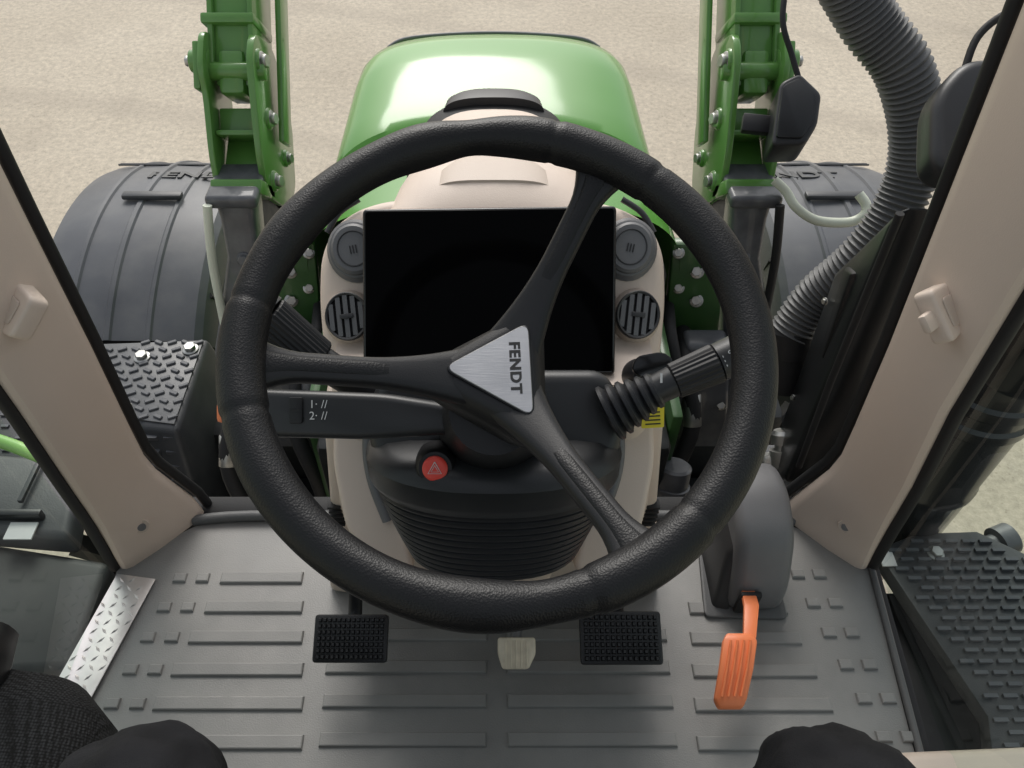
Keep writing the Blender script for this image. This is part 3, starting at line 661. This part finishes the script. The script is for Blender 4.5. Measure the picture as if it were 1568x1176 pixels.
KY=frame('ignition_key'); KY.location=Vector(K0)+Matrix.Rotation(rad(42),3,'X')@Vector((.170,.020,.09)); KY.rotation_euler=(rad(42),0,0)
lathe('key_barrel',(0,-.01,-.06),(0,-.01,.0),[(0,.02),(.8,.02),(1,.016)],M_plast,KY)
prism('key_head',roundpoly([(-.022,-.004),(-.014,-.013),(.018,-.006),(.024,.006),(.012,.015),(-.016,.010)],.008,4),.012,.019,M_gloss,KY,.002)
box('key_blade',(-.004,-.006,-.01),(.004,.000,.014),M_steel,KY,.0005)
LB=frame('warning_label'); LB.location=Vector(K0)+Matrix.Rotation(rad(42),3,'X')@Vector((.196,-.040,-.015)); LB.rotation_euler=(rad(42),0,rad(4))
prism('label_plate',roundpoly([(-.015,-.014),(.013,-.014),(.015,.015),(-.013,.015)],.002),-.001,.0005,M_yellow,LB,0)
for i in range(4): box('label_line_%d'%i,(-.010,-.010+i*.0048,.0005),(.009,-.0083+i*.0048,.0009),M_ink,LB,0)

# ------------------------------------------------------------------ steering wheel
SW=frame('steering_wheel',(.003,.4135,2.5365),20)
Rr=.1895
sp=[184,62,-58]
def adiff(a,b): return (a-b+180)%360-180
rings=[];NR=360
for i in range(NR):
    a=360*i/NR; t=rad(a)
    r=.0165
    for s0 in sp:
        d=abs(adiff(a,s0))
        w=1/(1+math.exp((d-13)/0.9)); r+=.0010*w
        if abs(d-13.5)<.6: r-=.0009
    for c,wd,am in ((97,6,-.0022),(110,8,.0018),(80,7,.0014),(-80,8,-.0020),(-96,10,.0014),(150,10,.0012),(30,14,.0006),(-150,14,.0012)):
        r+=am*math.exp(-(adiff(a,c)/wd)**2)
    ring=[]
    for q in range(32):
        f=2*math.pi*q/32
        rr=r*(1.0+.03*math.cos(f))
        ring.append(((Rr+rr*math.cos(f))*math.cos(t),(Rr+rr*math.cos(f))*math.sin(t),rr*1.02*math.sin(f)))
    rings.append(ring)
loft('rim',rings,M_leather,SW,loop=True,cap=False,ang=50)
hubz=-.050
for j,s0 in enumerate(sp):
    t=rad(s0); rd=Vector((math.cos(t),math.sin(t),0)); sd=Vector((-math.sin(t),math.cos(t),0)); up=Vector((0,0,1))
    for (nm,kw,kz,mm) in (('spoke',1,0,M_plast),('spoke_inlay',.62,.0014,M_leather)):
        rings=[]
        for u in [x/24 for x in range(25)]:
            if nm=='spoke_inlay' and (u<.40): continue
            rr=.018+(Rr-.010-.018)*u
            z=hubz-.015+(.053)*(u**1.15)
            w=.0118+.016*max(0,1-u/.55)**1.8+.009*max(0,(u-.80)/.20)**2
            h=.0075+.004*(1-u)
            if nm=='spoke_inlay': h-=.0015*max(0,1-(u-.40)/.12)
            c=rd*rr+up*(z+kz); ring=[]
            for q in range(20):
                f=2*math.pi*q/20; cc=math.cos(f); ss=math.sin(f)
                x=w*kw*math.copysign(abs(cc)**.62,cc); y=h*math.copysign(abs(ss)**.62,ss)
                ring.append(c+sd*x+up*y)
            rings.append(ring)
        loft('%s_%d'%(nm,j),rings,mm,SW,ang=40)
def trip(z,r,off=4,rd_=.02):
    base=[(r*math.cos(rad(a+off)),r*math.sin(rad(a+off))) for a in (180,60,-60)][::-1]
    return [(x,y,z) for x,y in roundpoly(base,rd_,9)]
loft('hub_body',[trip(-.150,.058,0,.04),trip(-.105,.070,0,.04),trip(-.080,.080,0,.035),trip(-.064,.078,0,.028),trip(hubz-.004,.066,2,.018),trip(hubz,.056,2,.012),trip(hubz,.046,2,.010)],M_plast,SW,ang=40)
tri=[(-.0430,.0),(.0280,-.0420),(.0250,.0400)]
prism('logo_plate_edge',roundpoly([(x*1.05,y*1.05) for x,y in tri],.0115,9),hubz-.002,hubz+.0028,M_gloss,SW,.001)
prism('logo_plate',roundpoly(tri,.0105,9),hubz+.0028,hubz+.0042,M_brush,SW,.0004,1)
text('logo_lettering','FENDT',.0120,(.0140,0,hubz+.0044),(0,0,rad(-88)),M_ink,SW,.0002,.00045,1.12,1.12)

# ------------------------------------------------------------------ pedals
def pedal(x0,x1,y0,y1,z):
    P=frame('foot_pedal',((x0+x1)/2,(y0+y1)/2,z),22); hw=(x1-x0)/2; hh=(y1-y0)/2*1.25
    prism('pad',roundpoly([(-hw,-hh),(hw,-hh),(hw,hh),(-hw,hh)],.006),-.012,0,M_pedal,P,.002)
    bm=bmesh.new(); nx=14; ny=7
    for i in range(nx):
        for j in range(ny):
            x=-hw+.005+(2*hw-.01)*(i+.5)/nx; y=-hh+.004+(2*hh-.008)*(j+.5)/ny; a=(hw-.005)/nx*.78; b2=(hh-.004)/ny*.74
            lo=[bm.verts.new((x+p*a,y+q*b2,-.0002)) for p,q in((-1,-1),(1,-1),(1,1),(-1,1))]
            hi=[bm.verts.new((x+p*a*.6,y+q*b2*.6,.0042)) for p,q in((-1,-1),(1,-1),(1,1),(-1,1))]
            bm.faces.new(hi)
            for k_ in range(4): bm.faces.new((lo[k_],lo[(k_+1)%4],hi[(k_+1)%4],hi[k_]))
    finish(bm,'pad_studs',M_pedal,P,smooth=False)
    tube('pedal_arm',catmull([(0,.0,-.012),(0,.04,-.03),(0,.09,.0),(0,.13,.05)],5),.011,M_plast,P,12)
pedal(-.273,-.161,.480,.536,1.81); pedal(.131,.255,.478,.540,1.81)
CPd=frame('centre_pedal',(.035,.492,1.79),25)
prism('pad',roundpoly([(-.022,-.022),(.018,-.022),(.029,.0),(.029,.024),(-.029,.024),(-.029,.0)],.005),-.010,.0,M_cream,CPd,.003)
for i in range(5): box('pad_rib_%d'%i,(-.018+i*.0080,-.02,0),(-.0155+i*.0080,.02,.002),M_cream,CPd,.0008)
tube('pedal_arm',catmull([(0,.0,-.01),(0,.05,-.02),(0,.12,.03)],5),.009,M_ventg,CPd,12)

# ------------------------------------------------------------------ pedal housing + accelerator
HS=frame('pedal_housing')
prof=roundpoly([(.600,1.70),(.602,1.765),(.655,1.858),(.735,1.885),(.81,1.86),(.83,1.70)],.035,6)
prism('cover',prof,.392,.488,M_ventg,HS,.022,4,axis='x')
prism('base_flange',roundpoly([(.355,.592),(.495,.588),(.500,.80),(.375,.80)],.012),1.70,1.708,M_floord,HS,.003)
box('slot',(.402,.594,1.715),(.437,.604,1.775),M_rubber,HS,.003)
hexa('lower_cheek',[(.37,.605,1.70),(.40,.60,1.70),(.40,.80,1.70),(.37,.80,1.70),(.385,.66,1.80),(.40,.655,1.84),(.40,.80,1.84),(.385,.80,1.80)],M_ventd,HS,.006)
AP=frame('accelerator_pedal')
def strip(bm,secs,th=.010):
    R=[]
    for (xl,xr,y,z) in secs: R.append([bm.verts.new(p) for p in ((xl,y,z-th),(xr,y,z-th),(xr,y,z),(xl,y,z))])
    for a_,b2 in zip(R,R[1:]):
        for i in range(4): bm.faces.new((a_[i],a_[(i+1)%4],b2[(i+1)%4],b2[i]))
    bm.faces.new(R[0]);bm.faces.new(R[-1]); bmesh.ops.recalc_face_normals(bm,faces=bm.faces[:])
bm=bmesh.new(); strip(bm,[(.408,.430,.615,1.765),(.400,.424,.575,1.785),(.386,.406,.520,1.790),(.380,.396,.500,1.788)]); bevel(bm,.002,2); finish(bm,'lever_link',M_orange,AP)
bm=bmesh.new(); strip(bm,[(.358,.392,.522,1.800),(.350,.403,.510,1.802),(.339,.391,.47,1.790),(.328,.377,.432,1.772),(.334,.371,.422,1.764)],.014); bevel(bm,.004,2); finish(bm,'pad',M_orange,AP)
for i in range(4):
    x=.0100*i; tube('pad_rib_%d'%i,[(.361+x,.508,1.803),(.350+x,.47,1.7915),(.339+x*.95,.434,1.7745)],.0020,M_orange,AP,8)

# ------------------------------------------------------------------ seats & driver
def blob(name,secs,m,parent,n=28,p=2.8):
    rings=[]
    for (c,hx,hz) in secs:
        rings.append([(c[0]+hx*math.copysign(abs(math.cos(a))**(2/p),math.cos(a)),c[1],c[2]+hz*math.copysign(abs(math.sin(a))**(2/p),math.sin(a))) for a in [2*math.pi*q/n for q in range(n)]])
    return loft(name,rings,m,parent,ang=60)
PS=frame('passenger_seat')
blob('seat_cushion',[((-.56,.345,2.06),.05,.04),((-.56,.335,2.06),.10,.06),((-.555,.30,2.06),.135,.075),((-.55,.20,2.06),.15,.08),((-.55,-.1,2.06),.15,.08),((-.55,-.3,2.06),.15,.07)],M_fabric,PS)
blob('seat_grip',[((-.60,.385,2.12),.05,.02),((-.60,.375,2.13),.075,.035),((-.60,.34,2.14),.085,.045),((-.60,.2,2.14),.085,.045)],M_plast,PS)
box('seat_base',(-.66,-.3,1.70),(-.46,.22,2.0),M_plast,PS,.02,3)
DS=frame('driver_seat')
blob('cushion',[((0,.02,2.08),.20,.03),((0,0,2.08),.25,.06),((0,-.2,2.07),.26,.07),((0,-.5,2.07),.26,.07)],M_fabric,DS)
box('backrest',(-.25,-.72,2.1),(.25,-.56,2.9),M_fabric,DS,.05,4); box('pedestal',(-.2,-.55,1.70),(.2,-.1,2.02),M_plast,DS,.03,3)
me=bpy.data.meshes.new('seated_driver')
V=[(0,-.42,2.24),(0,-.46,2.45),(0,-.50,2.66)]; RR=[.15,.14,.15]; E=[(0,1),(1,2)]
for s in (-1,1):
    i=len(V); kx=.318 if s<0 else .310
    V+=[(s*.10,-.36,2.22),(s*.22,-.08,2.220),(s*(kx-.018),.12,2.222),(s*kx,.205,2.198),(s*(kx-.005),.185,2.08),(s*(kx-.018),.12,1.93),(s*(kx-.028),.07,1.79)]
    RR+=[.10,.092,.084,.086,.064,.054,.042]
    E+=[(0,i)]+[(i+q,i+q+1) for q in range(6)]
me.from_pydata(V,E,[]); dr=bpy.data.objects.new('seated_driver',me); COL.objects.link(dr); me.materials.append(M_cloth)
sk=dr.modifiers.new('skin','SKIN'); sk.use_smooth_shade=True
for i,v in enumerate(me.skin_vertices[0].data): v.radius=(RR[i],RR[i]); v.use_root=(i==0)
ss=dr.modifiers.new('sub','SUBSURF'); ss.levels=4; ss.render_levels=4
tx=bpy.data.textures.new('folds','CLOUDS'); tx.noise_scale=.04; dm=dr.modifiers.new('folds','DISPLACE'); dm.texture=tx; dm.strength=.018; dm.mid_level=.5
for s in (-1,1):
    blob('shoe',[((s*.285,-.02,1.745),.03,.03),((s*.285,.01,1.75),.04,.042),((s*.29,.09,1.748),.045,.042),((s*.295,.17,1.738),.048,.032),((s*.30,.22,1.73),.035,.022)],M_shoe,dr)

# ------------------------------------------------------------------ camera, world, sun
cam=bpy.data.cameras.new('camera'); co=bpy.data.objects.new('camera',cam); COL.objects.link(co)
co.location=(0,0,2.95); co.rotation_euler=(rad(42),0,0)
cam.sensor_width=36; cam.lens=36*1200/1568; cam.shift_x=28/1568; cam.clip_start=.02; cam.clip_end=2000
scene.camera=co
w=bpy.data.worlds.new('World'); scene.world=w; w.use_nodes=True; nt=w.node_tree
bg=nt.nodes['Background']; sky=nt.nodes.new('ShaderNodeTexSky'); sky.sky_type='NISHITA'; sky.sun_disc=False
EL,AZ=42,-7
sky.sun_elevation=rad(EL); sky.sun_rotation=rad(AZ); sky.dust_density=3; sky.air_density=1.6
hs=nt.nodes.new('ShaderNodeHueSaturation'); hs.inputs['Saturation'].default_value=.3
nt.links.new(sky.outputs[0],hs.inputs['Color']); nt.links.new(hs.outputs[0],bg.inputs['Color']); bg.inputs['Strength'].default_value=.15
sl=bpy.data.lights.new('sun','SUN'); sl.energy=1.5; sl.angle=rad(24); sl.color=(1,.97,.92); so=bpy.data.objects.new('sun',sl); COL.objects.link(so)
d=Vector((math.sin(rad(AZ))*math.cos(rad(EL)),math.cos(rad(AZ))*math.cos(rad(EL)),math.sin(rad(EL))))
so.rotation_euler=d.to_track_quat('Z','Y').to_euler()
scene.view_settings.view_transform='Standard'; scene.view_settings.look='None'; scene.view_settings.exposure=0
